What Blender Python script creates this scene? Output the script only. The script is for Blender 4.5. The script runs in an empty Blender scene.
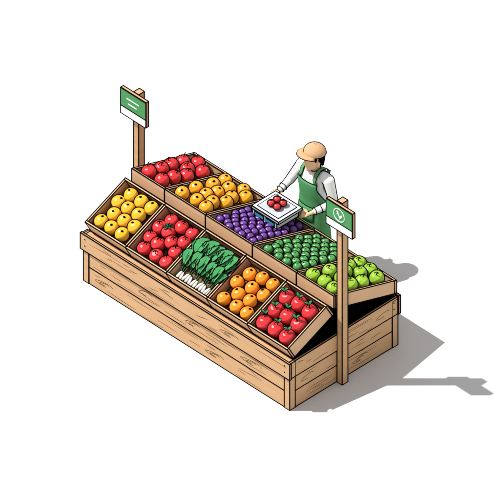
import bpy, bmesh, math, random
from mathutils import Vector, Matrix, Quaternion
R = math.radians
scene = bpy.context.scene
COL = scene.collection
random.seed(7)

# ------------------------------------------------------------------ camera
ELEV, AZ, PXM = R(38.42), R(45.5), 90.0          # isometric-like drawing: parallel projection
CA, SA, SE, CE = math.cos(AZ), math.sin(AZ), math.sin(ELEV), math.cos(ELEV)
cam_d = bpy.data.cameras.new('camera'); cam = bpy.data.objects.new('camera', cam_d); COL.objects.link(cam)
cam_d.type = 'ORTHO'; cam_d.ortho_scale = 500 / PXM; cam_d.clip_end = 200
right = Vector((CA, SA, 0)); fwd_h = Vector((-SA, CA, 0))
view = (fwd_h * CE + Vector((0, 0, -1)) * SE).normalized(); up = right.cross(view)
ctr = right * ((250 - 289.7) / PXM) + up * ((411 - 250) / PXM)
cam.location = ctr - view * 14
cam.rotation_euler = Matrix((right, up, -view)).transposed().to_euler()
scene.camera = cam

# ------------------------------------------------------------------ light
w = bpy.data.worlds.new('World'); scene.world = w; w.use_nodes = True
bg = w.node_tree.nodes['Background']; bg.inputs[0].default_value = (0.985, 0.985, 1, 1); bg.inputs[1].default_value = 0.56
sd = bpy.data.lights.new('sun', 'SUN'); sun = bpy.data.objects.new('sun', sd); COL.objects.link(sun)
sd.energy = 4.4; sd.angle = R(0.5); sd.color = (1, 0.99, 0.975)
SH = 54 / 90                                     # ground shadow length per metre of height
sun.rotation_euler = Vector((CA * SH, SA * SH, -1)).to_track_quat('-Z', 'Y').to_euler()
scene.view_settings.view_transform = 'Standard'; scene.view_settings.look = 'None'
scene.view_settings.exposure = 0; scene.view_settings.gamma = 1

# ------------------------------------------------------------------ materials
def lin(h):
    c = [int(h[i:i + 2], 16) / 255 for i in (0, 2, 4)]
    return [x / 12.92 if x <= .04045 else ((x + .055) / 1.055) ** 2.4 for x in c]
MATS = {}
def ink_mat():
    m = bpy.data.materials.new('ink'); m.use_nodes = True; nt = m.node_tree; nt.nodes.clear()
    o = nt.nodes.new('ShaderNodeOutputMaterial'); d = nt.nodes.new('ShaderNodeBsdfDiffuse')
    d.inputs[0].default_value = (.006, .005, .006, 1); nt.links.new(d.outputs[0], o.inputs[0]); return m
INK = ink_mat()
def mat(name, hexc, scale=.95, rim=0, gloss=0, var=0.0, vscale=3.0, toon=0, attr=False, stretch=None, speck=None):
    """matte paint; rim = cosine under which the painted contour shows, gloss = hard little highlight"""
    if name in MATS: return MATS[name]
    m = bpy.data.materials.new(name); m.use_nodes = True; nt = m.node_tree; nt.nodes.clear(); N = nt.nodes; L = nt.links
    out = N.new('ShaderNodeOutputMaterial')
    c = [min(.93, x * scale) for x in lin(hexc)]
    d = N.new('ShaderNodeBsdfDiffuse'); d.inputs[0].default_value = (*c, 1)
    last = d.outputs[0]
    if var:
        tc = N.new('ShaderNodeTexCoord'); mp = N.new('ShaderNodeMapping'); nz = N.new('ShaderNodeTexNoise')
        if stretch: mp.inputs['Scale'].default_value = stretch
        L.new(tc.outputs['Object'], mp.inputs[0]); L.new(mp.outputs[0], nz.inputs[0])
        nz.inputs['Scale'].default_value = vscale; nz.inputs['Detail'].default_value = 5
        rp = N.new('ShaderNodeValToRGB'); L.new(nz.outputs[0], rp.inputs[0])
        rp.color_ramp.elements[0].position = .3; rp.color_ramp.elements[1].position = .7
        rp.color_ramp.elements[0].color = (*[x * (1 - var) for x in c], 1)
        rp.color_ramp.elements[1].color = (*[min(.93, x * (1 + var)) for x in c], 1)
        L.new(rp.outputs[0], d.inputs[0]); colsock = rp.outputs[0]
    else: colsock = None
    if toon:
        t = N.new('ShaderNodeBsdfToon'); t.inputs[0].default_value = (*c, 1); t.inputs['Size'].default_value = .74; t.inputs['Smooth'].default_value = .06
        if colsock: L.new(colsock, t.inputs[0])
        mx = N.new('ShaderNodeMixShader'); mx.inputs[0].default_value = toon
        L.new(last, mx.inputs[1]); L.new(t.outputs[0], mx.inputs[2]); last = mx.outputs[0]
    if gloss:
        g = N.new('ShaderNodeBsdfToon'); g.component = 'GLOSSY'; g.inputs[0].default_value = (1, 1, 1, 1)
        g.inputs['Size'].default_value = .17; g.inputs['Smooth'].default_value = .05
        mx = N.new('ShaderNodeMixShader'); mx.inputs[0].default_value = gloss
        L.new(last, mx.inputs[1]); L.new(g.outputs[0], mx.inputs[2]); last = mx.outputs[0]
    if rim or attr:
        lw = N.new('ShaderNodeLayerWeight'); lw.inputs[0].default_value = .5
        s = N.new('ShaderNodeMath'); s.operation = 'SUBTRACT'; s.inputs[0].default_value = 1
        L.new(lw.outputs['Facing'], s.inputs[1])                 # = cos of the angle to the eye
        df = N.new('ShaderNodeMath'); df.operation = 'SUBTRACT'
        if attr:
            at = N.new('ShaderNodeAttribute'); at.attribute_name = 'contour'; L.new(at.outputs['Fac'], df.inputs[0])
        else: df.inputs[0].default_value = rim
        L.new(s.outputs[0], df.inputs[1])
        ml = N.new('ShaderNodeMath'); ml.operation = 'MULTIPLY_ADD'; ml.inputs[1].default_value = 14; ml.inputs[2].default_value = .5; ml.use_clamp = True
        L.new(df.outputs[0], ml.inputs[0])
        k = N.new('ShaderNodeBsdfDiffuse'); k.inputs[0].default_value = (.006, .005, .006, 1)
        mx = N.new('ShaderNodeMixShader'); L.new(ml.outputs[0], mx.inputs[0]); L.new(last, mx.inputs[1]); L.new(k.outputs[0], mx.inputs[2]); last = mx.outputs[0]
    L.new(last, out.inputs[0]); MATS[name] = m; return m
LW = .0125
def cosrim(r, w=LW): return math.sqrt(max(0, 1 - (1 - min(.8, w / r)) ** 2))

WOOD = mat('pale_wood', 'DFB488', .79, var=.06, vscale=2.2, stretch=(1, 3, 8))
WOODP = mat('crate_wood', 'E6BD94', .85, var=.05, vscale=2.5, stretch=(1, 1, 6))
WOODSHADE = mat('crate_wood_shaded', '9C7350', .9, var=.05, vscale=2.5)  # crate wood in a darker colour, painted shade for the crate floors
GRAIN = mat('grain_line', '8A5C3A', .8)
KNOT = mat('knot_line', '4A2E1C', .8)
SHADE_BLACK = mat('stall_inside_shade', '050505', .6)  # shade of the stall's inside put into the colour

# ------------------------------------------------------------------ mesh helpers
class MB:
    def __init__(s): s.bm = bmesh.new(); s.mats = []
    def mi(s, m):
        if m not in s.mats: s.mats.append(m)
        return s.mats.index(m)
    def hexa(s, p, m, ink=.0072, skip=()):
        """p = 8 points: 0-3 one side loop, 4-7 the opposite loop"""
        v = [s.bm.verts.new(q) for q in p]
        for f in ((3, 2, 1, 0), (4, 5, 6, 7), (0, 1, 5, 4), (1, 2, 6, 5), (2, 3, 7, 6), (3, 0, 4, 7)):
            s.bm.faces.new([v[i] for i in f]).material_index = s.mi(m)
        if ink:
            for a, b in ((0, 1), (1, 2), (2, 3), (3, 0), (4, 5), (5, 6), (6, 7), (7, 4), (0, 4), (1, 5), (2, 6), (3, 7)):
                s.tube([p[a], p[b]], ink, INK)
    def box(s, x0, x1, y0, y1, z0, z1, m, ink=.0072):
        s.hexa([Vector(q) for q in ((x0, y0, z0), (x1, y0, z0), (x1, y1, z0), (x0, y1, z0), (x0, y0, z1), (x1, y0, z1), (x1, y1, z1), (x0, y1, z1))], m, ink)
    def tube(s, pts, r, m, n=6, closed=False, ext=.45):
        pts = [Vector(p) for p in pts]; k = len(pts); i = s.mi(m)
        if not callable(r): rr = lambda t, r=r: r
        else: rr = r
        rings = []
        ref = None
        for j in range(k):
            if closed: d = pts[(j + 1) % k] - pts[j - 1]
            else: d = pts[min(j + 1, k - 1)] - pts[max(j - 1, 0)]
            if d.length < 1e-9: d = Vector((0, 0, 1))
            d.normalize()
            if ref is None: ref = d.orthogonal().normalized()
            ref = (ref - d * ref.dot(d)).normalized(); b = d.cross(ref)
            c = pts[j].copy(); q = rr(j / max(1, k - 1))
            if not closed and k == 2: c += d * q * ext * (1 if j else -1)
            rings.append([s.bm.verts.new(c + (ref * math.cos(t) + b * math.sin(t)) * q) for t in (math.tau * e / n for e in range(n))])
        m2 = len(rings) if closed else len(rings) - 1
        for j in range(m2):
            A, B = rings[j], rings[(j + 1) % k]
            for e in range(n):
                f = s.bm.faces.new((A[e], A[(e + 1) % n], B[(e + 1) % n], B[e])); f.material_index = i; f.smooth = True
        if not closed:
            s.bm.faces.new(rings[0][::-1]).material_index = i; s.bm.faces.new(rings[-1]).material_index = i
    def lathe(s, prof, m, n=28, M=Matrix()):
        i = s.mi(m); rings = []
        for r, z in prof:
            if r < 1e-6: rings.append([s.bm.verts.new(M @ Vector((0, 0, z)))])
            else: rings.append([s.bm.verts.new(M @ Vector((r * math.cos(t), r * math.sin(t), z))) for t in (math.tau * e / n for e in range(n))])
        for A, B in zip(rings, rings[1:]):
            for e in range(n):
                q = [A[e % len(A)], A[(e + 1) % len(A)], B[(e + 1) % len(B)], B[e % len(B)]]
                u = []
                for x in q:
                    if x not in u: u.append(x)
                if len(u) > 2:
                    f = s.bm.faces.new(u); f.material_index = i; f.smooth = True
    def ball(s, c, r, m, n=20, sc=(1, 1, 1), rot=None):
        M = Matrix.Translation(c) @ (rot.to_matrix().to_4x4() if rot else Matrix()) @ Matrix.Diagonal((r * sc[0], r * sc[1], r * sc[2], 1))
        s.lathe([(math.sin(math.pi * j / (n // 2)) if 0 < j < n // 2 else 0, -math.cos(math.pi * j / (n // 2))) for j in range(n // 2 + 1)], m, n, M)
    def sheet(s, grid, m, thick=.004, smooth=True, edge=None, mat_edge=None):
        """closed thick sheet from a grid of points; edge = radius of the dark piping round its border"""
        i = s.mi(m); nu, nv = len(grid), len(grid[0])
        G = [[Vector(p) for p in row] for row in grid]; nor = []
        for a in range(nu):
            row = []
            for b in range(nv):
                du = G[min(a + 1, nu - 1)][b] - G[max(a - 1, 0)][b]; dv = G[a][min(b + 1, nv - 1)] - G[a][max(b - 1, 0)]
                c = du.cross(dv); row.append(c.normalized() if c.length > 1e-12 else Vector((0, 0, 1)))
            nor.append(row)
        T = [[s.bm.verts.new(G[a][b] + nor[a][b] * thick / 2) for b in range(nv)] for a in range(nu)]
        B = [[s.bm.verts.new(G[a][b] - nor[a][b] * thick / 2) for b in range(nv)] for a in range(nu)]
        def F(*v):
            f = s.bm.faces.new(v); f.material_index = i; f.smooth = smooth
        for a in range(nu - 1):
            for b in range(nv - 1):
                F(T[a][b], T[a + 1][b], T[a + 1][b + 1], T[a][b + 1]); F(B[a][b], B[a][b + 1], B[a + 1][b + 1], B[a + 1][b])
        loop = [(a, 0) for a in range(nu)] + [(nu - 1, b) for b in range(1, nv)] + [(a, nv - 1) for a in range(nu - 2, -1, -1)] + [(0, b) for b in range(nv - 2, 0, -1)]
        for p, q in zip(loop, loop[1:] + loop[:1]):
            F(T[p[0]][p[1]], B[p[0]][p[1]], B[q[0]][q[1]], T[q[0]][q[1]])
        if edge:
            pts = []
            for a, b in loop:
                if not pts or (G[a][b] - pts[-1]).length > 1e-4: pts.append(G[a][b])
            s.tube(pts, edge, mat_edge or INK, closed=True)
    def build(s, name, parent=None, loc=None):
        bmesh.ops.recalc_face_normals(s.bm, faces=s.bm.faces[:])
        me = bpy.data.meshes.new(name); s.bm.to_mesh(me); s.bm.free()
        for m in s.mats: me.materials.append(m)
        o = bpy.data.objects.new(name, me); COL.objects.link(o)
        if parent: o.parent = parent
        if loc is not None: o.location = loc
        return o
def tag(o, label, cat, group=None):
    o['label'] = label; o['category'] = cat
    if group: o['group'] = group
    return o
def thing(name, label, cat, loc=(0, 0, 0), group=None):
    o = bpy.data.objects.new(name, None); COL.objects.link(o); o.location = loc; o.empty_display_size = .1
    return tag(o, label, cat, group)
def dup(root, loc, quat, label, size=1.0):
    r = root.copy(); COL.objects.link(r); r.location = loc; r['label'] = label
    r.rotation_mode = 'QUATERNION'; r.rotation_quaternion = quat; r.scale = (size,) * 3
    for ch in [c for c in root.children]:
        c = ch.copy(); COL.objects.link(c); c.parent = r
        for g in ch.children:
            d = g.copy(); COL.objects.link(d); d.parent = c
    return r

# ------------------------------------------------------------------ ground
g = MB(); g.box(-60, 60, -60, 60, -.5, 0, mat('white_ground', 'FFFFFF', .68), ink=0)
go = g.build('ground'); go['kind'] = 'structure'

# ------------------------------------------------------------------ stall base
BH, BL, BW = .668, 3.278, 1.693
def grain_x(mb, x0, x1, z0, z1, y, n, knots, seed):
    """drawn grain on a face that looks to -Y"""
    rd = random.Random(seed); used = []
    for kx, kz, kl in knots:
        for q, f in enumerate((1, .5) if kl > .2 else (1,)):
            pts = []
            for e in range(18):
                t = math.tau * e / 18
                pts.append((kx + math.cos(t) * kl * f * .5, y, kz + math.sin(t) * .028 * f * (1 + .25 * math.cos(t)) + .012 * math.cos(t)))
            mb.tube(pts[:15], .0026, KNOT, n=4)
    for i in range(n):
        for _ in range(20):
            l = rd.uniform(.08, .5); xa = rd.uniform(x0 + .03, x1 - l - .03); z = rd.uniform(z0 + .025, z1 - .025)
            if all(abs(z - uz) > .02 or xa > ub + .05 or xa + l < ua - .05 for ua, ub, uz in used) and all(abs(z - kz) > .04 or xa > kx + kl * .5 or xa + l < kx - kl * .5 for kx, kz, kl in knots):
                break
        else: continue
        used.append((xa, xa + l, z)); sl = rd.uniform(-.015, .02)
        pts = [(xa + l * t, y, z + sl * math.sin(t * 2.4 + i)) for t in (0, .25, .5, .75, 1)]
        mb.tube(pts, lambda t: .0012 + .0017 * math.sin(math.pi * t), GRAIN if rd.random() < .7 else KNOT, n=4)
def grain_y(mb, y0, y1, z0, z1, x, n, knots, seed):
    tmp = MB(); grain_x(tmp, y0, y1, z0, z1, 0, n, knots, seed)
    i = {0: GRAIN, 1: KNOT}
    mm = {q: mb.mi(m) for q, m in enumerate(tmp.mats)}; vm = {}
    for v in tmp.bm.verts: vm[v] = mb.bm.verts.new((x + v.co.y, v.co.x, v.co.z))
    for f in tmp.bm.faces:
        nf = mb.bm.faces.new([vm[v] for v in f.verts]); nf.material_index = mm[f.material_index]; nf.smooth = True
    tmp.bm.free()

stall = thing('market_stall', 'long slatted pale wood market stall base that carries two tiers of fruit crates', 'market stall', (-1.64, .85, 0))
OFF = Vector((1.64, -.85, 0))
def part(mb, name, parent=stall):
    o = mb.build(name, parent); o.location = OFF if parent is stall else (0, 0, 0); return o
T = .03
Z1, Z2 = .235, .445
# corner posts
for x0 in (-BL + .004, -.089):
    for y0 in (.004, BW - .089):
        m = MB(); m.box(x0, x0 + .085, y0, y0 + .085, 0, .655, WOOD); part(m, 'corner_post')
# front and back boards
def nails(mb, pts, n):
    for p in pts:
        mb.ball(Vector(p), .0085, INK, n=8)
for k, (za, zb) in enumerate(((0.004, Z1), (Z1, Z2))):
    m = MB(); m.box(-BL + .091, -.091, .008, .035, za, zb, WOOD)
    grain_x(m, -BL + .1, -.1, za, zb, .0075, 13, [[(-2.95, .12, .28), (-1.2, .11, .3)], [(-1.55, .35, .22), (-.62, .33, .34), (-2.3, .36, .2)]][k], 3 + k); part(m, 'front_board')
    m = MB(); m.box(-BL + .091, -.091, BW - .045, BW - .018, za, zb, WOOD); part(m, 'back_board')
    m = MB(); m.box(-.035, -.008, .091, BW - .091, za, zb, WOOD)
    grain_y(m, .1, BW - .1, za, zb, -.0075, 6, [[(1.1, .13, .24)], [(.28, .33, .2)]][k], 13 + k); part(m, 'side_board')
    m = MB(); m.box(-BL + .018, -BL + .045, .1, BW - .1, za, zb, WOOD); part(m, 'side_board')
m = MB(); m.box(-BL - .03, .012, -.012, .012, Z2, BH, WOOD)
grain_x(m, -BL, 0, Z2, BH - .02, -.0125, 16, [(-.95, .55, .3)], 31)
nails(m, [(-BL + .045, -.013, BH - .06), (-BL + .045, -.013, BH - .15), (-.07, -.013, BH - .06), (-.07, -.013, BH - .15)], 0)
part(m, 'top_front_board')
m = MB(); m.box(-BL - .02, -.03, .014, .088, BH - .03, BH - .005, WOOD); part(m, 'front_ledge')
m = MB(); m.box(-BL - .03, .012, BW - .008, BW + .022, Z2, BH + .03, WOOD); part(m, 'top_back_board')
for sx in (0, 1):
    x0 = -.026 if sx else -BL
    m = MB()
    p = [(x0, .014, Z2), (x0 + .026, .014, Z2), (x0 + .026, BW - .012, Z2), (x0, BW - .012, Z2), (x0, .014, BH - .006), (x0 + .026, .014, BH - .006), (x0 + .026, BW - .012, BH + .02), (x0, BW - .012, BH + .02)]
    m.hexa([Vector(q) for q in p], WOOD)
    if sx:
        grain_y(m, .02, BW - .05, Z2, BH - .02, .0005, 8, [(1.45, .55, .2)], 41)
        nails(m, [(.001, BW - .07, BH - .04), (.001, BW - .07, BH - .13)], 0)
    part(m, 'top_side_board')
# stepped stand the crates rest on, coloured black as the dark shade inside
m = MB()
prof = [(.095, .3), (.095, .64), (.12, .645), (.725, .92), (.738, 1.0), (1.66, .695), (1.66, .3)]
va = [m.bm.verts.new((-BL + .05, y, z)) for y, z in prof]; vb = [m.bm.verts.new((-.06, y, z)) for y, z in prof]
i = m.mi(SHADE_BLACK)
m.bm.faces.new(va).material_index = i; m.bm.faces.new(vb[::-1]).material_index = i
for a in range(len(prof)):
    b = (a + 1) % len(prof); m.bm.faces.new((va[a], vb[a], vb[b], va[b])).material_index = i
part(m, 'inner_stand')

# ------------------------------------------------------------------ crates
EX = Vector((1, 0, 0)); CW, PITCH, CX0, CT = .636, .642, -3.245, .026
class Crate: pass
BWID = (.523, .648, .745, .697, .597)                                 # the upper crates differ in width
def make_crate(idx, front):
    c = Crate(); c.w = CW if front else BWID[idx] - .006
    if front: c.O = Vector((CX0 + idx * PITCH, 0.0, .843)); rv = Vector((0, .630, .278)); dv = Vector((0, .094, -.172)); c.ft, c.bt = .026, .026
    else: c.O = Vector((CX0 + sum(BWID[:idx]), .728, 1.202)); rv = Vector((0, .978, -.32)); dv = Vector((0, .0, -.182)); c.ft, c.bt = .03, .035
    c.l = rv.length; c.r = rv.normalized(); c.D = dv.length; c.d = dv.normalized(); c.n = EX.cross(c.r).normalized()
    c.floor = c.D - (.052 if front else .098 if idx in (2, 3) else .082)
    c.P = lambda a, b, k: c.O + EX * a + c.r * b + c.d * k
    return c
def build_crate(c, content, tier, pos):
    base = c.P(c.w / 2, c.l / 2, c.D)
    t = thing('fruit_crate', 'pale wooden crate %s, %s of the %s tier' % (content, pos, tier), 'crate', base, 'wooden crates on the market stall')
    def hx(a0, a1, b0, b1, k0, k1, name, ins=None):
        mb = MB(); wd = WOODSHADE if name == 'base' else WOODP; mb.hexa([c.P(*q) - base for q in ((a0, b0, k1), (a1, b0, k1), (a1, b1, k1), (a0, b1, k1), (a0, b0, k0), (a1, b0, k0), (a1, b1, k0), (a0, b1, k0))], wd)
        if ins: mb.bm.faces.ensure_lookup_table()
        return mb.build(name, t)
    hx(CT, c.w - CT, c.ft, c.l - c.bt, c.floor + .006, c.floor + .024, 'base')
    hx(0, c.w, 0, c.ft, 0, c.D, 'front_board'); hx(0, c.w, c.l - c.bt, c.l, 0, c.D, 'back_board')
    hx(0, CT, c.ft, c.l - c.bt, 0, c.D, 'side_board'); hx(c.w - CT, c.w, c.ft, c.l - c.bt, 0, c.D, 'side_board')
    return t
POS = ['leftmost', 'second from the left', 'middle one', 'second from the right', 'rightmost']
FC = ['of yellow citrus', 'of red tomatoes', 'of leafy greens', 'of small oranges', 'of red apples with leaves']
BC = ['of plain red apples', 'of amber oranges', 'of purple plums', 'of small green limes', 'of light green apples']
FRONT = []; BACK = []
for i in range(5):
    c = make_crate(i, True); FRONT.append(c); build_crate(c, FC[i], 'lower front', POS[i])
    c = make_crate(i, False); BACK.append(c); build_crate(c, BC[i], 'upper back', POS[i])

# ------------------------------------------------------------------ fruit
def leaf_grid(L, W, curl=.25, n=7):
    """a leaf that starts at the origin, runs along +X and arches over"""
    G = []
    for a in range(n):
        t = a / (n - 1); ww = W * max(.03, math.sin(math.pi * (t * .94 + .03)) ** .75)
        G.append([(L * t, ww * s, curl * L * math.sin(math.pi * t * .8) - abs(s) * ww * -.25) for s in (-.5, -.25, 0, .25, .5)])
    return G
def apple_prof(r, tall=1.0, dim=.17):
    pr = []
    for j in range(17):
        t = math.pi * j / 16
        rr = math.sin(t) * (1 + .05 * math.cos(t)); z = -math.cos(t)
        z -= dim * 1.6 * max(0, 1 - (rr / .42) ** 2) if z > 0 else -dim * .7 * max(0, 1 - (rr / .35) ** 2)
        pr.append((r * (0 if j in (0, 16) else rr), r * z * .93 * tall))
    return pr
DARKLEAF = mat('small_leaf_green', '3F8A55', .95)
STEM = mat('stem_brown', '2A1A12', .7)
def proto(kind, r, body, name, cat, group):
    t = thing(name, 'x', cat, (0, 0, 0), group)
    mb = MB()
    if kind in ('apple', 'leafapple', 'greenapple', 'tomato'):
        mb.lathe(apple_prof(r, .97 if kind != 'tomato' else .9, .08 if kind != 'tomato' else .06), body, 32)
    elif kind == 'plum':
        mb.lathe(apple_prof(r, 1.03, .05), body, 24)
    else: mb.lathe(apple_prof(r, .97, .04), body, 28)
    mb.build('flesh', t)
    top = r * (.7 if kind in ('apple', 'leafapple', 'greenapple') else .72)
    if kind in ('apple', 'leafapple', 'greenapple', 'tomato') and r > .06:
        mb = MB(); mb.tube([(0, 0, top), (.004, 0, top + .37 * r), (.18 * r, .004, top + .62 * r)], .0065 * min(1, r / .07), INK if kind != 'x' else STEM, n=6)
        st = mb.build('stem', t)
        # dark hollow round the stalk
        mb = MB(); mb.tube([(.34 * r * math.cos(q) , .34 * r * math.sin(q), r * .815) for q in (R(d) for d in range(20, 200, 20))], lambda u: .0012 + .0045 * math.sin(math.pi * u), INK, n=5)
        mb.build('stem_hollow', t)
    if kind == 'leafapple':
        for ang, L in ((150, .07), (25, .062)):
            mb = MB(); mb.sheet(leaf_grid(L, .036, .3), DARKLEAF, .004, edge=.0038)
            o = mb.build('leaf', t); o.location = (.006, 0, top + .045); o.rotation_euler = (0, R(-28), R(ang))
    if kind in ('citrus', 'lime'):
        rr = r * (.17 if kind == 'citrus' else .1)
        mb = MB(); mb.lathe([(0, .006), (rr, .0045), (rr * 1.05, -.006), (0, -.008)], INK, 10); o = mb.build('stem_scar', t)
        o.location = (0, 0, r * (.875 if kind == 'citrus' else .872)); o.scale = (1, .72, 1)
    return t
def fm(name, hexc, r, gloss=.05, sc=.95): return mat(name, hexc, sc, rim=cosrim(r), gloss=gloss, toon=.65, var=.05, vscale=9)
RAP, RCI, RPL, RLI, RTO, RGA, RLA = .096, .094, .055, .063, .093, .094, .107
ORD = ['first', 'second', 'third', 'fourth', 'fifth', 'sixth', 'seventh', 'eighth', 'ninth', 'tenth', 'eleventh', 'twelfth', 'thirteenth', 'fourteenth', 'fifteenth', 'sixteenth', 'seventeenth', 'eighteenth']
def screen_to_crate(c, u, v, k):
    """point on the plane k below the rim of crate c that a drawing position (u, v) of the photograph stands for"""
    O = c.O + c.d * k
    du = lambda p: PXM * (p.x * CA + p.y * SA); dv = lambda p: PXM * SE * (p.x * SA - p.y * CA) - PXM * CE * p.z
    a11, a12 = du(EX), du(c.r); a21, a22 = dv(EX), dv(c.r)
    b1, b2 = u - 289.7 - du(O), v - 411 - dv(O)
    det = a11 * a22 - a12 * a21
    return (b1 * a22 - b2 * a12) / det, (a11 * b2 - a21 * b1) / det
def settle(c, pts, r, its=60):
    """pts: world centres; push overlapping balls apart and keep them between the boards, above the floor"""
    P = [p.copy() for p in pts]; inv = Matrix((EX, c.r, c.n)).transposed().inverted()
    fl = c.floor * abs(c.d.dot(c.n))
    for _ in range(its):
        for i in range(len(P)):
            for j in range(i):
                d = P[i] - P[j]; L = d.length
                if L < 1.8 * r:
                    q = d.normalized() * (1.8 * r - L) * .5 if L > 1e-6 else Vector((0, 0, r * .1))
                    P[i] += q; P[j] -= q
        for i, p in enumerate(P):
            l = inv @ (p - c.O)
            l.x = min(max(l.x, CT + r + .004), c.w - CT - r - .004); l.z -= .002
            l.z = max(l.z, -fl + r + .006)
            sh = -l.z * (c.d.dot(c.r)) / abs(c.d.dot(c.n))
            l.y = min(max(l.y, c.ft + r + .004 + sh), c.l - c.bt - r - .004 + sh)
            P[i] = c.O + EX * l.x + c.r * l.y + c.n * l.z
    return P
def rows_of(c, P, gap):
    """split into rows front to back, each left to right"""
    it = sorted(range(len(P)), key=lambda i: (P[i] - c.O).dot(c.r)); rows = [[it[0]]]; start = (P[it[0]] - c.O).dot(c.r)
    for i in it[1:]:
        b = (P[i] - c.O).dot(c.r)
        if b - start > gap: rows.append([i]); start = b
        else: rows[-1].append(i)
    return [sorted(r_, key=lambda i: P[i].x) for r_ in rows]
def pile(c, P, pr, what, where, gap, rd, tilt=.3, size_j=.04, upv=None, special=None):
    rows = rows_of(c, P, gap); nr = len(rows); first = True
    for ri, row in enumerate(rows):
        rn = 'front row' if ri == 0 else 'back row' if ri == nr - 1 else '%s row from front' % ORD[ri]
        for ci, i in enumerate(row):
            cn = 'the only one' if len(row) == 1 else 'leftmost' if ci == 0 else 'rightmost' if ci == len(row) - 1 else '%s from left' % ORD[ci]
            lab = '%s in %s, %s, %s' % (what, where, rn, cn)
            base_up = upv or (Vector((0, 0, 1)) - view * .35).normalized()
            ax = (base_up + Vector((rd.uniform(-tilt, tilt), rd.uniform(-tilt, tilt), rd.uniform(-.1, .2)))).normalized()
            q = Vector((0, 0, 1)).rotation_difference(ax) @ Quaternion((0, 0, 1), rd.uniform(-.5, .5) + AZ)
            s = 1 - rd.uniform(0, size_j)
            if first:
                pr.location = P[i]; pr.rotation_mode = 'QUATERNION'; pr.rotation_quaternion = q; pr['label'] = lab; pr.scale = (s,) * 3; first = False
            else: dup(pr, P[i], q, lab, s)
def from_px(c, pts, r, lift=0):
    k = (c.floor - r - lift); out = []
    for u, v in pts:
        a, b = screen_to_crate(c, u, v, k); out.append(c.P(a, b, k))
    return out
rd = random.Random(5)
# front tier
yel = [(70 + a / 5, 170 + b / 5) for a, b in ((293, 140), (245, 172), (348, 172), (400, 203), (208, 220), (297, 215), (156, 265), (255, 265), (357, 255), (202, 302), (311, 300), (262, 340))]
P = settle(FRONT[0], from_px(FRONT[0], yel, RCI), RCI)
pile(FRONT[0], P, proto('citrus', RCI, fm('yellow_peel', 'F6BB2A', RCI), 'yellow_citrus', 'citrus fruit', 'yellow citrus in the lower front left crate'), 'yellow citrus', 'lower leftmost crate', .085, rd)
tom = [(167, 221), (157, 228), (177, 229), (164, 236), (189, 235), (148, 239), (181, 244), (157, 247), (169.4, 248.4), (141, 249), (153, 257), (173, 257.5), (163, 264)]
P = settle(FRONT[1], from_px(FRONT[1], tom, RTO), RTO)
TOMP = min(P, key=lambda p: (p - from_px(FRONT[1], [(165, 236)], RTO)[0]).length)
pile(FRONT[1], P, proto('tomato', RTO, fm('tomato_red', 'DB3338', RTO), 'tomato', 'tomato', 'red tomatoes in the lower crate'), 'red tomato', 'lower crate beside the greens', .085, rd)
ora = [(245.6, 278.7), (259.4, 283.9), (272.4, 285.2), (233.9, 289.1), (249.8, 292.5), (263.3, 297.2), (241.7, 299), (222.2, 301.6), (252.4, 304.7), (232.1, 309.4), (242.5, 314.1)]
P = settle(FRONT[3], from_px(FRONT[3], ora, RCI), RCI)
pile(FRONT[3], P, proto('citrus', RCI, fm('orange_peel', 'F8961E', RCI), 'orange', 'orange', 'oranges in the lower crate'), 'orange', 'lower crate beside the greens', .085, rd)
lap = [(287.2, 300.3), (299.7, 310.7), (274.5, 313.3), (309.6, 317.7), (285.9, 319.3), (262.5, 323.7), (296.6, 327.6), (274.5, 332.3), (285.4, 339.3)]
P = settle(FRONT[4], from_px(FRONT[4], lap, RLA), RLA)
pile(FRONT[4], P, proto('leafapple', RLA, fm('leafy_apple_red', 'D92F36', RLA), 'red_apple', 'apple', 'red apples with leaves in the lower right crate'), 'leafy red apple', 'lower rightmost crate', .09, rd, tilt=.22)
best = min((o for o in COL.objects if o.get('category') == 'tomato'), key=lambda o: (o.location - TOMP).length)
for k in range(6):
    m = MB(); m.sheet(leaf_grid(.066, .02, .18), mat('calyx_green', '2F6B45', .95), .005, edge=.0035)
    o = m.build('calyx_leaf', best); o.location = (0, 0, RTO * .8); o.rotation_euler = (0, R(8), R(60 * k + 14))
# back tier
rap = [(147.4, 172), (161.4, 168.6), (171, 164), (179, 160.5), (194.4, 163), (183.4, 167), (174.4, 177), (162, 180), (188.6, 175), (202.6, 172.4)]
P = settle(BACK[0], from_px(BACK[0], rap, RAP, .01), RAP)
pile(BACK[0], P, proto('apple', RAP, fm('apple_red', 'DA3136', RAP), 'red_apple', 'apple', 'red apples in the upper left crate'), 'plain red apple', 'upper leftmost crate', .1, rd)
amb = [(180, 192), (195.4, 185.6), (204.4, 191.6), (197.4, 198.4), (213.4, 183), (218.4, 191), (225, 178.6), (231, 196), (217, 201), (208.4, 207), (231, 187), (244.4, 189), (226, 202), (250, 197.5)]
P = settle(BACK[1], from_px(BACK[1], amb, RCI + .002, .03), RCI)
pile(BACK[1], P, proto('citrus', RCI, fm('amber_peel', 'F9AA22', RCI), 'orange', 'orange', 'amber oranges in the upper crate'), 'amber orange', 'upper crate beside the plums', .1, rd)
gap_ = [(313.3, 274), (330, 269.9), (323.6, 280), (333, 287), (339, 275), (356.5, 262), (370.4, 265.6), (348, 268), (360.8, 270.9), (376.9, 276.9), (350, 283), (363.2, 281.9), (343, 262)]
P = settle(BACK[4], from_px(BACK[4], gap_, RGA, .02), RGA)
pile(BACK[4], P, proto('greenapple', RGA, fm('apple_green', '9CC83A', RGA, .03), 'green_apple', 'apple', 'light green apples in the upper right crate'), 'light green apple', 'upper rightmost crate', .1, rd)
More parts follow.
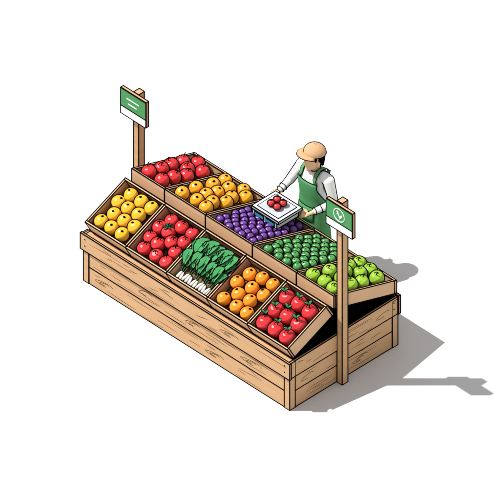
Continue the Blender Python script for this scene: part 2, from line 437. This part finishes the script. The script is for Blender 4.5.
def grid_pile(c, r, sp, lift, rd, ang):
    out = []; W_, L_ = c.w - 2 * CT - 2 * r, c.l - c.ft - c.bt - 2 * r
    for j in range(-14, 15):
        for i in range(-14, 15):
            x, y = (i + .5 * (j % 2)) * sp, j * sp * .866
            x, y = x * math.cos(ang) - y * math.sin(ang) + W_ / 2, x * math.sin(ang) + y * math.cos(ang) + L_ / 2
            if not (-.3 * r < x < W_ + .3 * r and -.3 * r < y < L_ + .3 * r): continue
            out.append(c.P(CT + r + x + rd.uniform(-.65, .65) * r, c.ft + r + y + rd.uniform(-.65, .65) * r, c.floor - r - rd.uniform(0, lift)))
    return out
P = settle(BACK[2], grid_pile(BACK[2], RPL, RPL * 1.9, .035, rd, .35), RPL)
pile(BACK[2], P, proto('plum', RPL, fm('plum_purple', '7440A0', RPL, .05), 'plum', 'plum', 'purple plums in the middle upper crate'), 'purple plum', 'middle upper crate', .055, rd, size_j=.08)
P = settle(BACK[3], grid_pile(BACK[3], RLI, RLI * 1.88, .035, rd, .2), RLI)
pile(BACK[3], P, proto('lime', RLI, fm('lime_green', '4F9E51', RLI, .05), 'lime', 'lime', 'green limes in the upper crate'), 'green lime', 'upper crate beside the plums', .06, rd, size_j=.06)

# ------------------------------------------------------------------ leafy greens
GREEN = mat('leaf_green', '4B9C5E', .97, var=.12, vscale=7, toon=.3)
GREEN2 = mat('leaf_green_dark', '3A854D', .97, var=.12, vscale=7, toon=.3)
WSTEM = mat('white_stem', 'F6F6EE', 1)
def greens_plant(c, a, b, ang, L, W, hgt, stems, label, g, stalk=.08, bend=.3):
    base = c.P(a, b, c.floor - .02 - hgt)
    t = thing('leafy_green', label, 'leafy vegetable', base, 'leafy greens in the middle lower crate')
    F = Matrix((EX * math.cos(ang) + c.r * math.sin(ang), -EX * math.sin(ang) + c.r * math.cos(ang), c.n)).transposed()
    for k in range(stems):
        mb = MB(); o = (k - (stems - 1) / 2) * .034
        pts = [(-.085, o * 1.5, .0), (-.05, o * 1.3, .012), (-.01, o, .02), (.02, o * .7, .02)]
        mb.tube([F @ Vector(p) for p in pts], lambda t_: .011 + .011 * math.sin(math.pi * (1 - t_) * .6), mat('white_root', 'F6F6EE', 1, rim=.62), n=10)
        mb.build('white_stem', t)
    if stems:
        mb = MB()
        for k in range(5):
            o = (k - 2) * .011
            mb.tube([F @ Vector(p) for p in ((.01, o, .022), (stalk * .6, o * 1.3, .04), (stalk + .04, o * 1.6, .052))], .0045, INK if k % 2 else GREEN2, n=5)
        mb.build('stalk', t)
    for q, (da, dl, dz, dw) in enumerate(g):
        G = []; n = 12
        for i in range(n):
            tt = i / (n - 1); ww = W * dw * max(.05, math.sin(math.pi * min(1, (.03 + tt * .95)) ** 1.15) ** .62) * (1 + .06 * math.sin(i * 2.3 + q))
            row = []
            for s in (-.5, -.3, 0, .3, .5):
                x = stalk + L * dl * tt; y = ww * s; z = .03 + dz + bend * L * math.sin(math.pi * tt * .75) + .18 * ww * (abs(s) * 2) ** 2
                cs, sn = math.cos(da), math.sin(da)
                row.append(F @ Vector((x * cs - y * sn, x * sn + y * cs, z)))
            G.append(row)
        mb = MB(); mb.sheet(G, GREEN if q % 2 == 0 else GREEN2, .005, edge=.0055)
        mid = [G[i][2] + F @ Vector((0, 0, .0035)) for i in range(0, n - 3)]
        mb.tube(mid, .0030, INK, n=4)
        mb.build('leaf', t)
c = FRONT[2]
X90 = math.pi / 2
sp = 'in the middle lower crate'
NAMES = ('leftmost', 'second from left', 'third from left', 'fourth from left', 'rightmost')
for k, (a, ang) in enumerate(((.095, 92), (.205, 86), (.315, 84), (.425, 82), (.53, 80))):
    greens_plant(c, a, .125 + .012 * (k % 2), R(ang), .20 + .015 * (k % 3), .115, .018, 2 + (k % 2), 'leafy green with white roots at the front board, %s of the five' % NAMES[k],
                 [(R(8), 1.0, .04, 1.0), (R(-16), .86, .025, .9), (R(24), .75, .012, .8)], stalk=.075)
for k, (a, b, ang, L_) in enumerate(((.11, .35, 86, .245), (.22, .39, 78, .235), (.325, .36, 80, .25), (.43, .39, 72, .235), (.53, .35, 76, .25))):
    greens_plant(c, a, b, R(ang), L_, .16, .05 + .008 * (k % 2), 0, 'broad green leaf bunch without roots behind the rooted ones, %s of five' % NAMES[k],
                 [(R(-4), 1.0, .03, 1.0), (R(18), .9, .01, .9), (R(-24), .8, .0, .8)], stalk=.0, bend=.22)

# ------------------------------------------------------------------ sign posts
SGREEN = mat('sign_green', '52985F', .95, var=.03); SWHITE = mat('sign_white', 'FFFFFF', .93)
def sign_post(label, px, py, top, sx0, sx1, sy, sz0, sz1, kind):
    """px, py = near corner of the post (largest x, smallest y)"""
    t = thing('sign_post', label, 'sign', (px - .039, py + .04, 0), 'sign posts of the market stall'); o = Vector((px - .039, py + .04, 0))
    def pt(mb, n, par=t):
        ob = mb.build(n, par); ob.location = -o if par is t else (0, 0, 0); return ob
    m = MB(); m.box(px - .080, px, py, py + .088, 0, top, WOOD); pt(m, 'post')
    m = MB(); m.box(sx0, sx1, sy, py - .002, sz0, sz1, WOOD); b = pt(m, 'sign_board')
    zs = sz1 - (sz1 - sz0) * .69
    m = MB(); m.box(sx0 + .004, sx1 - .004, sy - .005, sy - .001, zs, sz1 - .004, SGREEN, ink=0); m.tube([(sx0, sy - .005, zs), (sx1, sy - .005, zs)], .0064, INK); m.tube([(sx0, sy - .006, sz0), (sx1, sy - .006, sz0), (sx1, sy - .006, sz1), (sx0, sy - .006, sz1)], .0072, INK, closed=True); pt(m, 'green_panel', b)
    m = MB(); m.box(sx0 + .004, sx1 - .004, sy - .005, sy - .001, sz0 + .004, zs - .001, SWHITE, ink=0); pt(m, 'white_panel', b)
    W, H = sx1 - sx0, sz1 - sz0; y = sy - .007
    m = MB()
    if kind == 'lines':
        for f0, f1, h in ((.24, .74, .28), (.30, .64, .47)):
            m.box(sx0 + W * f0, sx0 + W * f1, sy - .0085, sy - .0055, sz1 - H * h - .008, sz1 - H * h + .006, SWHITE, ink=0)
    else:
        cx, cz = (sx0 + sx1) / 2, sz1 - H * .36
        m.tube([(cx + .085 * math.cos(a), y, cz + .085 * math.sin(a)) for a in (math.tau * k / 40 for k in range(40))], .0052, SWHITE, closed=True)
        # leaf sprout mark
        m.tube([(cx - .032, y, cz + .048), (cx - .008, y, cz + .01), (cx + .006, y, cz - .02), (cx + .012, y, cz - .05)], lambda t_: .0075 - .003 * t_, SWHITE)
        m.sheet([[(cx + .006 + .045 * t_ - w_ * .4, y, cz - .035 + .05 * t_ + w_) for w_ in [q * .016 * math.sin(math.pi * min(1, .05 + t_ * .9)) for q in (-1, 0, 1)]] for t_ in (0, .2, .4, .6, .8, 1)], SWHITE, .005)
        m.tube([(cx - .008, y, cz + .01), (cx - .03, y, cz + .005)], .005, SWHITE)
    pt(m, 'emblem' if kind != 'lines' else 'lettering', b)
sign_post('square wooden post beside the stall end carrying a green sign with a round white emblem', .080, .739, 2.576, -.128, .284, .699, 2.21, 2.56, 'ring')
sign_post('square wooden post behind the left end carrying a green sign with two white lines', -3.66, 1.244, 1.72, -3.902, -3.502, 1.204, 1.363, 1.718, 'lines')

# ------------------------------------------------------------------ weighing scale
SX0, SX1, SY0, SY1, SZ = -1.885, -1.462, 1.262, 1.632, 1.15
SG = mat('scale_light_grey', 'E4E8EA', .95); SG2 = mat('scale_platter_grey', 'C9CFD4', .9, var=.06, vscale=6)
LCD = mat('display_blue', '35A0BE', .95)
sc0 = Vector(((SX0 + SX1) / 2, (SY0 + SY1) / 2, SZ - .12))
scl = thing('weighing_scale', 'light grey weighing scale with four red tomatoes, held over the plums by the vendor', 'weighing scale', sc0)
def spart(mb, n, par=None):
    o = mb.build(n, par or scl); o.location = -sc0 if par is None else (0, 0, 0); return o
m = MB(); m.box(SX0 + .008, SX1 - .03, SY0 + .004, SY1 - .03, SZ - .12, SZ - .036, SG); body = spart(m, 'housing')
m = MB(); m.box(SX0, SX1, SY0, SY1, SZ - .035, SZ - .002, SG); pl = spart(m, 'platter')
m = MB(); m.box(SX0 + .045, SX1 - .045, SY0 + .04, SY1 - .04, SZ - .001, SZ + .003, SG2, ink=.0045); spart(m, 'platter_tray', pl)
for a, b in ((.045, .185), (.225, .355)):
    m = MB(); m.box(SX0 + a, SX0 + b, SY0 - .003, SY0 + .003, SZ - .104, SZ - .052, LCD, ink=.005); spart(m, 'display', body)
tp = proto('tomato', .049, fm('small_tomato_red', 'D8333A', .049), 'small_tomato', 'tomato', 'tomatoes on the weighing scale')
cx, cy = sc0.x - .005, sc0.y + .005
for k, (dx, dy, lb) in enumerate(((-.047, .047, 'farthest from the displays'), (.047, .047, 'nearest the vendor\'s left hand'), (-.047, -.045, 'at the left corner of the group'), (.045, -.045, 'nearest the right display'))):
    q = Quaternion((1, .3, 0), -.25 + .1 * k) @ Quaternion((0, 0, 1), k * 1.3)
    lab = 'small red tomato on the scale, ' + lb
    L_ = Vector((cx + dx, cy + dy, SZ + .003 + .043))
    if k == 0: tp.location = L_; tp.rotation_mode = 'QUATERNION'; tp.rotation_quaternion = q; tp['label'] = lab
    else: dup(tp, L_, q, lab)

# ------------------------------------------------------------------ vendor
SKIN = mat('skin', 'F6C49C', 1.05, attr=True); SHIRT = mat('white_shirt', 'FFFFFF', .93, attr=True)
PANTS = mat('dark_trousers', '3A4550', .9, attr=True); APRON = mat('apron_green', '5BA26C', .97, var=.03)
CAP = mat('cap_tan', 'D9AE84', .88, rim=.36); HAIR = mat('black_hair', '0A0808', .9); SHOE = mat('shoe_brown', '2E2420', .9)
PL = Vector((-1.626, 1.99, 0))
man = thing('person', 'person in tan cap, white shirt and green apron holding the scale behind the stall', 'person', PL)
def loft(sections, n=28):
    """sections = (z, cx, cy, half width, half depth) -> closed mesh data"""
    bm = bmesh.new(); rings = []
    for z, cx, cy, a, b in sections:
        rings.append([bm.verts.new((cx + a * math.copysign(abs(math.cos(t)) ** .85, math.cos(t)), cy + b * math.sin(t), z)) for t in (math.tau * e / n for e in range(n))])
    for A, B in zip(rings, rings[1:]):
        for e in range(n): bm.faces.new((A[e], A[(e + 1) % n], B[(e + 1) % n], B[e]))
    bm.faces.new(rings[0][::-1]); bm.faces.new(rings[-1]); return bm
def capsule(bm, p, q, r0, r1, n=14):
    p, q = Vector(p), Vector(q); d = q - p; L = d.length; d = d.normalized() if L > 1e-6 else Vector((0, 0, 1))
    rot = Vector((0, 0, 1)).rotation_difference(d); pr = []
    for j in range(6): t = math.pi / 2 * j / 5; pr.append((r0 * math.sin(t), -r0 * math.cos(t)))
    for j in range(6): t = math.pi / 2 * j / 5; pr.append((r1 * math.cos(t), L + r1 * math.sin(t)))
    rings = []
    for r, z in pr:
        if r < 1e-5: rings.append([bm.verts.new(p + rot @ Vector((0, 0, z)))])
        else: rings.append([bm.verts.new(p + rot @ Vector((r * math.cos(t), r * math.sin(t), z))) for t in (math.tau * e / n for e in range(n))])
    for A, B in zip(rings, rings[1:]):
        for e in range(n):
            q_ = [A[e % len(A)], A[(e + 1) % len(A)], B[(e + 1) % len(B)], B[e % len(B)]]; u = []
            for x in q_:
                if x not in u: u.append(x)
            if len(u) > 2: bm.faces.new(u)
def remesh(bm_in, name, m, bones, voxel, parent, smooth=4, lw=LW):
    bmesh.ops.recalc_face_normals(bm_in, faces=bm_in.faces[:])
    me = bpy.data.meshes.new('tmp'); bm_in.to_mesh(me); bm_in.free(); o = bpy.data.objects.new('tmp', me); COL.objects.link(o)
    md = o.modifiers.new('r', 'REMESH'); md.mode = 'VOXEL'; md.voxel_size = voxel
    sm = o.modifiers.new('s', 'SMOOTH'); sm.iterations = smooth; sm.factor = .5
    dg = bpy.context.evaluated_depsgraph_get(); me2 = bpy.data.meshes.new_from_object(o.evaluated_get(dg)); me2.name = name
    bpy.data.objects.remove(o); bpy.data.meshes.remove(me)
    me2.materials.clear(); me2.materials.append(m)
    for p in me2.polygons: p.use_smooth = True
    at = me2.attributes.new('contour', 'FLOAT', 'POINT')
    segs = [(Vector(p), Vector(q), r0, r1) for p, q, r0, r1 in bones]; vals = []
    for v in me2.vertices:
        best, br = 1e9, .1
        for p, q, r0, r1 in segs:
            d = q - p; t = max(0, min(1, (v.co - p).dot(d) / max(1e-9, d.length_squared))); r = r0 + (r1 - r0) * t
            e = abs((v.co - p - d * t).length - r)
            if e < best: best, br = e, r
        vals.append(min(.62, cosrim(br, lw)) if v.co.z < 1.42 or name != 'body' else .16)
    at.data.foreach_set('value', vals)
    ob = bpy.data.objects.new(name, me2); COL.objects.link(ob); ob.parent = parent; return ob
HC = Vector((.02, -.035, 1.60)); HF = R(-22)                        # head centre, turned to his right
HQ = Quaternion((0, 0, 1), HF) @ Quaternion((1, 0, 0), R(-3))
def H(x, y, z): return HC + HQ @ Vector((x, y, z))                    # head space, face towards -Y
torso = [(.86, 0, .0, .155, .105), (.95, 0, .0, .16, .11), (1.06, 0, 0, .15, .10), (1.18, 0, 0, .165, .108), (1.28, 0, 0, .185, .112), (1.36, 0, 0, .185, .098), (1.415, 0, 0, .12, .075), (1.44, 0, 0, .06, .05)]
sR, eR, wR = (-.205, 0, 1.365), (-.275, -.12, 1.17), (-.262, -.30, 1.118)
sL, eL, wL = (.215, 0, 1.365), (.305, -.005, 1.10), (.225, -.265, 1.062)
hR, hL = Vector((-.268, -.335, 1.108)), Vector((.205, -.325, 1.052))
arms = [(sR, eR, .06, .045), (eR, wR, .043, .03), (sL, eL, .06, .045), (eL, wL, .043, .03)]
legs = [((-.085, 0, .88), (-.1, -.01, .5), .09, .062), ((-.1, -.01, .5), (-.1, .02, .1), .06, .04), ((.085, 0, .88), (.1, -.01, .5), .09, .062), ((.1, -.01, .5), (.1, .02, .1), .06, .04)]
feet = [((-.1, .03, .055), (-.115, -.13, .045), .045, .04), ((.1, .03, .055), (.115, -.13, .045), .045, .04)]
headb = [(H(0, .01, .02), H(0, -.005, .03), .108, .108), (H(0, -.015, -.045), H(0, -.028, -.085), .088, .07), (H(0, -.055, -.138), H(0, -.06, -.133), .036, .036),
         (H(0, -.108, -.01), H(0, -.114, -.035), .010, .013), (Vector((.0, .0, 1.38)), H(0, .02, -.06), .06, .055)]
for s in (-1, 1): headb.append((H(.104 * s, .015, -.005), H(.104 * s, .012, -.035), .02, .015))
hands = []
def hand(w, palm, fdir, side, upd):
    """palm + four bent fingers + thumb; side = direction across the palm towards the thumb"""
    w, palm = Vector(w), Vector(palm); hands.append((w, palm, .026, .026))
    hands.append((palm + side * .018, palm - side * .018 + fdir * .012, .022, .02))
    for k, L in enumerate((.062, .072, .068, .052)):
        b = palm + side * (.033 - .022 * k) + fdir * .026; m1 = b + fdir * L * .5 - upd * .004; e = m1 + fdir * L * .35 - upd * L * .35
        hands.append((b, m1, .0115, .0105)); hands.append((m1, e, .0105, .009))
    b = palm + side * .036 - fdir * .005; m1 = b + side * .018 + fdir * .028 + upd * .012; hands.append((b, m1, .014, .012)); hands.append((m1, m1 + fdir * .028 + upd * .006, .012, .01))
hand(wR, (-.262, -.345, 1.128), Vector((.25, -.95, .1)).normalized(), Vector((.95, .25, 0)).normalized(), Vector((0, 0, 1)))
hand(wL, (.205, -.322, 1.052), Vector((-.75, -.62, .1)).normalized(), Vector((-.62, .7, .35)).normalized(), Vector((0, 0, 1)))
bm = loft(torso); allb = arms + legs + feet + headb + hands
for b in allb: capsule(bm, *b)
tb = [((0, 0, .9), (0, 0, 1.35), .14, .14)]
remesh(bm, 'body', SKIN, allb + tb, .0065, man, 3)
# white shirt: torso and sleeves down to the cuffs
G_ = .012
bm = loft([(z, x, y, a + G_ + .004, b + G_ + .004) for z, x, y, a, b in torso if z > .9 and z < 1.43] )
def shirt_arm(s, e, w):
    s, e, w = Vector(s), Vector(e), Vector(w); c_ = e + (w - e) * .84
    return [(s, e, .074, .058), (e, c_, .056, .044)]
sb = shirt_arm(sR, eR, wR) + shirt_arm(sL, eL, wL) + [((-.14, 0, 1.375), (-.205, 0, 1.365), .07, .074), ((.14, 0, 1.375), (.215, 0, 1.365), .07, .074)]
for b in sb: capsule(bm, *b)
capsule(bm, (0, .0, 1.40), (0, 0, 1.435), .078, .066)
shirt = remesh(bm, 'shirt', SHIRT, sb + [((0, 0, .95), (0, 0, 1.36), .13, .13)], .0075, man, 5, .009)
# drawn cuffs and creases: real piping rings
m = MB()
for s, e, w_ in ((sR, eR, wR), (sL, eL, wL)):
    e, w_ = Vector(e), Vector(w_); d = (w_ - e).normalized(); a = d.orthogonal().normalized(); b = d.cross(a)
    for f, r in ((.86, .0448), (.6, .0495)):
        c_ = e + (w_ - e) * f
        m.tube([c_ + (a * math.cos(t) + b * math.sin(t)) * r for t in (math.tau * k / 24 for k in range(24))], .0055, INK, closed=True)
m.build('cuff_seam', shirt)
m = MB(); m.tube([(.074 * math.cos(t), .004 + .068 * math.sin(t) - .01, 1.448 + .02 * math.sin(t)) for t in (math.tau * k / 28 for k in range(28))], .0055, INK, closed=True)
m.build('collar_seam', shirt)
bm = loft([(.8, 0, 0, .14, .1), (.9, 0, 0, .17, .12), (.97, 0, 0, .175, .125)]); lb = [(p, q, a + .018, b + .022) for p, q, a, b in legs]
for b in lb: capsule(bm, *b)
remesh(bm, 'trousers', PANTS, lb, .009, man, 4)
for p, q, a, b in feet:
    bm = bmesh.new(); capsule(bm, p, q, a + .012, b + .012); me = bpy.data.meshes.new('shoe'); 
    for v in bm.verts: v.co.z = max(v.co.z, .003)
    bm.to_mesh(me); bm.free(); me.materials.append(SHOE); o = bpy.data.objects.new('shoe', me); COL.objects.link(o); o.parent = man
# apron wrapped on the front of the torso
def tsec(z):
    S = torso
    if z <= S[0][0]: return S[0][3], S[0][4]
    for p, q in zip(S, S[1:]):
        if z <= q[0]: t = (z - p[0]) / (q[0] - p[0]); return p[3] + (q[3] - p[3]) * t, p[4] + (q[4] - p[4]) * t
    return S[-1][3], S[-1][4]
def wrap(ang, z, off=.036):
    a, b = tsec(z); a += off; b += off
    if z < .95: k = (.95 - z) * .12; a += k; b += k + .02 * min(1, (.95 - z) * 5)
    t = -math.pi / 2 + ang
    return Vector((a * math.copysign(abs(math.cos(t)) ** .85, math.cos(t)), b * math.sin(t), z))
m = MB(); rows = []
for k in range(26):
    z = .56 + (1.315 - .56) * k / 25
    hw = R(95) if z < 1.04 else R(95 - 57 * min(1, ((z - 1.04) / .2)) ** .8)
    rows.append([wrap(hw * s / 12, z) for s in range(-12, 13)])
m.sheet(rows, APRON, .008, edge=.0062); ap = m.build('apron', man)
for s in (-1, 1):
    m = MB(); pts = []
    a0 = wrap(R(33) * s, 1.31)
    path = [a0, Vector((s * .105, -.112, 1.36)), Vector((s * .108, -.088, 1.42)), Vector((s * .108, -.03, 1.468)), Vector((s * .105, .05, 1.452)), Vector((s * .095, .125, 1.38)), Vector((s * .05, .135, 1.2)), Vector((s * -.03, .13, 1.08))]
    rows = []
    for i, p in enumerate(path): rows.append([p + Vector((s * (q - .5) * .042, 0, 0)) for q in (0, .5, 1)])
    m.sheet(rows, APRON, .008, edge=.0058); m.build('strap', ap)
m = MB(); m.sheet([[wrap(R(a), z, .044) for a in range(-32, 33, 8)] for z in (.80, .86, .92, .98)], APRON, .006, edge=.005); m.build('pocket', ap)
# hair under the cap
m = MB()
G = []
for k in range(9):
    zz = .10 - .175 * k / 8
    G.append([H(.116 * math.sin(R(a)) * (1 - .1 * (k / 8) ** 2), .006 + .116 * math.cos(R(a)) * (1 - .1 * (k / 8) ** 2), zz + (.07 * max(0, (abs(a) - 50) / 40) * k / 8)) for a in range(-88, 89, 11)])
m.sheet(G, HAIR, .018)
for s in (-1, 1): m.ball(H(.104 * s, -.02, .035), .02, HAIR, 12, (.4, .9, 1.6))
m.build('hair', man)
# cap: dome, band seam, brim
M = Matrix.Translation(H(.004, .004, .102)) @ HQ.to_matrix().to_4x4()
m = MB(); prof = [(.0, .102), (.035, .1), (.07, .086), (.1, .062), (.12, .032), (.128, .005), (.128, -.012), (.118, -.014), (.0, -.0)]
fine = []
for (a, b), (a2, b2) in zip(prof[:7], prof[1:7]):
    for q in range(3): fine.append((a + (a2 - a) * q / 3, b + (b2 - b) * q / 3))
m.lathe([(.0, .104)] + [(.130 * math.sin(R(t)), .100 * math.cos(R(t)) - .014) for t in range(6, 91, 6)] + [(.130, -.02), (.12, -.022), (0, -.018)], CAP, 36, M)
m.tube([M @ Vector((.1305 * math.cos(t), .1305 * math.sin(t), -.019)) for t in (math.tau * k / 40 for k in range(40))], .005, INK, closed=True)
m.ball(M @ Vector((0, 0, .086)), .008, CAP, 10)
capo = m.build('cap', man)
m = MB(); G = []
for k in range(7):
    f = k / 6; row = []
    for a in range(-70, 71, 10):
        t = R(a); r0 = .124; ext = .085 * f * math.cos(t * .98) ** .6 if abs(a) < 90 else 0
        row.append(M @ Vector(((r0 + ext * .45) * math.sin(t), -(r0 + ext) * math.cos(t), -.012 - .012 * f - .018 * f * (abs(a) / 70) ** 2)))
    G.append(row)
m.sheet(G, mat('brim_tan', 'D9AE84', .88), .008, edge=.0058); m.build('brim', capo)

for ob in COL.objects:
    if ob.type == 'MESH' and ob.name.startswith('trousers'): pass
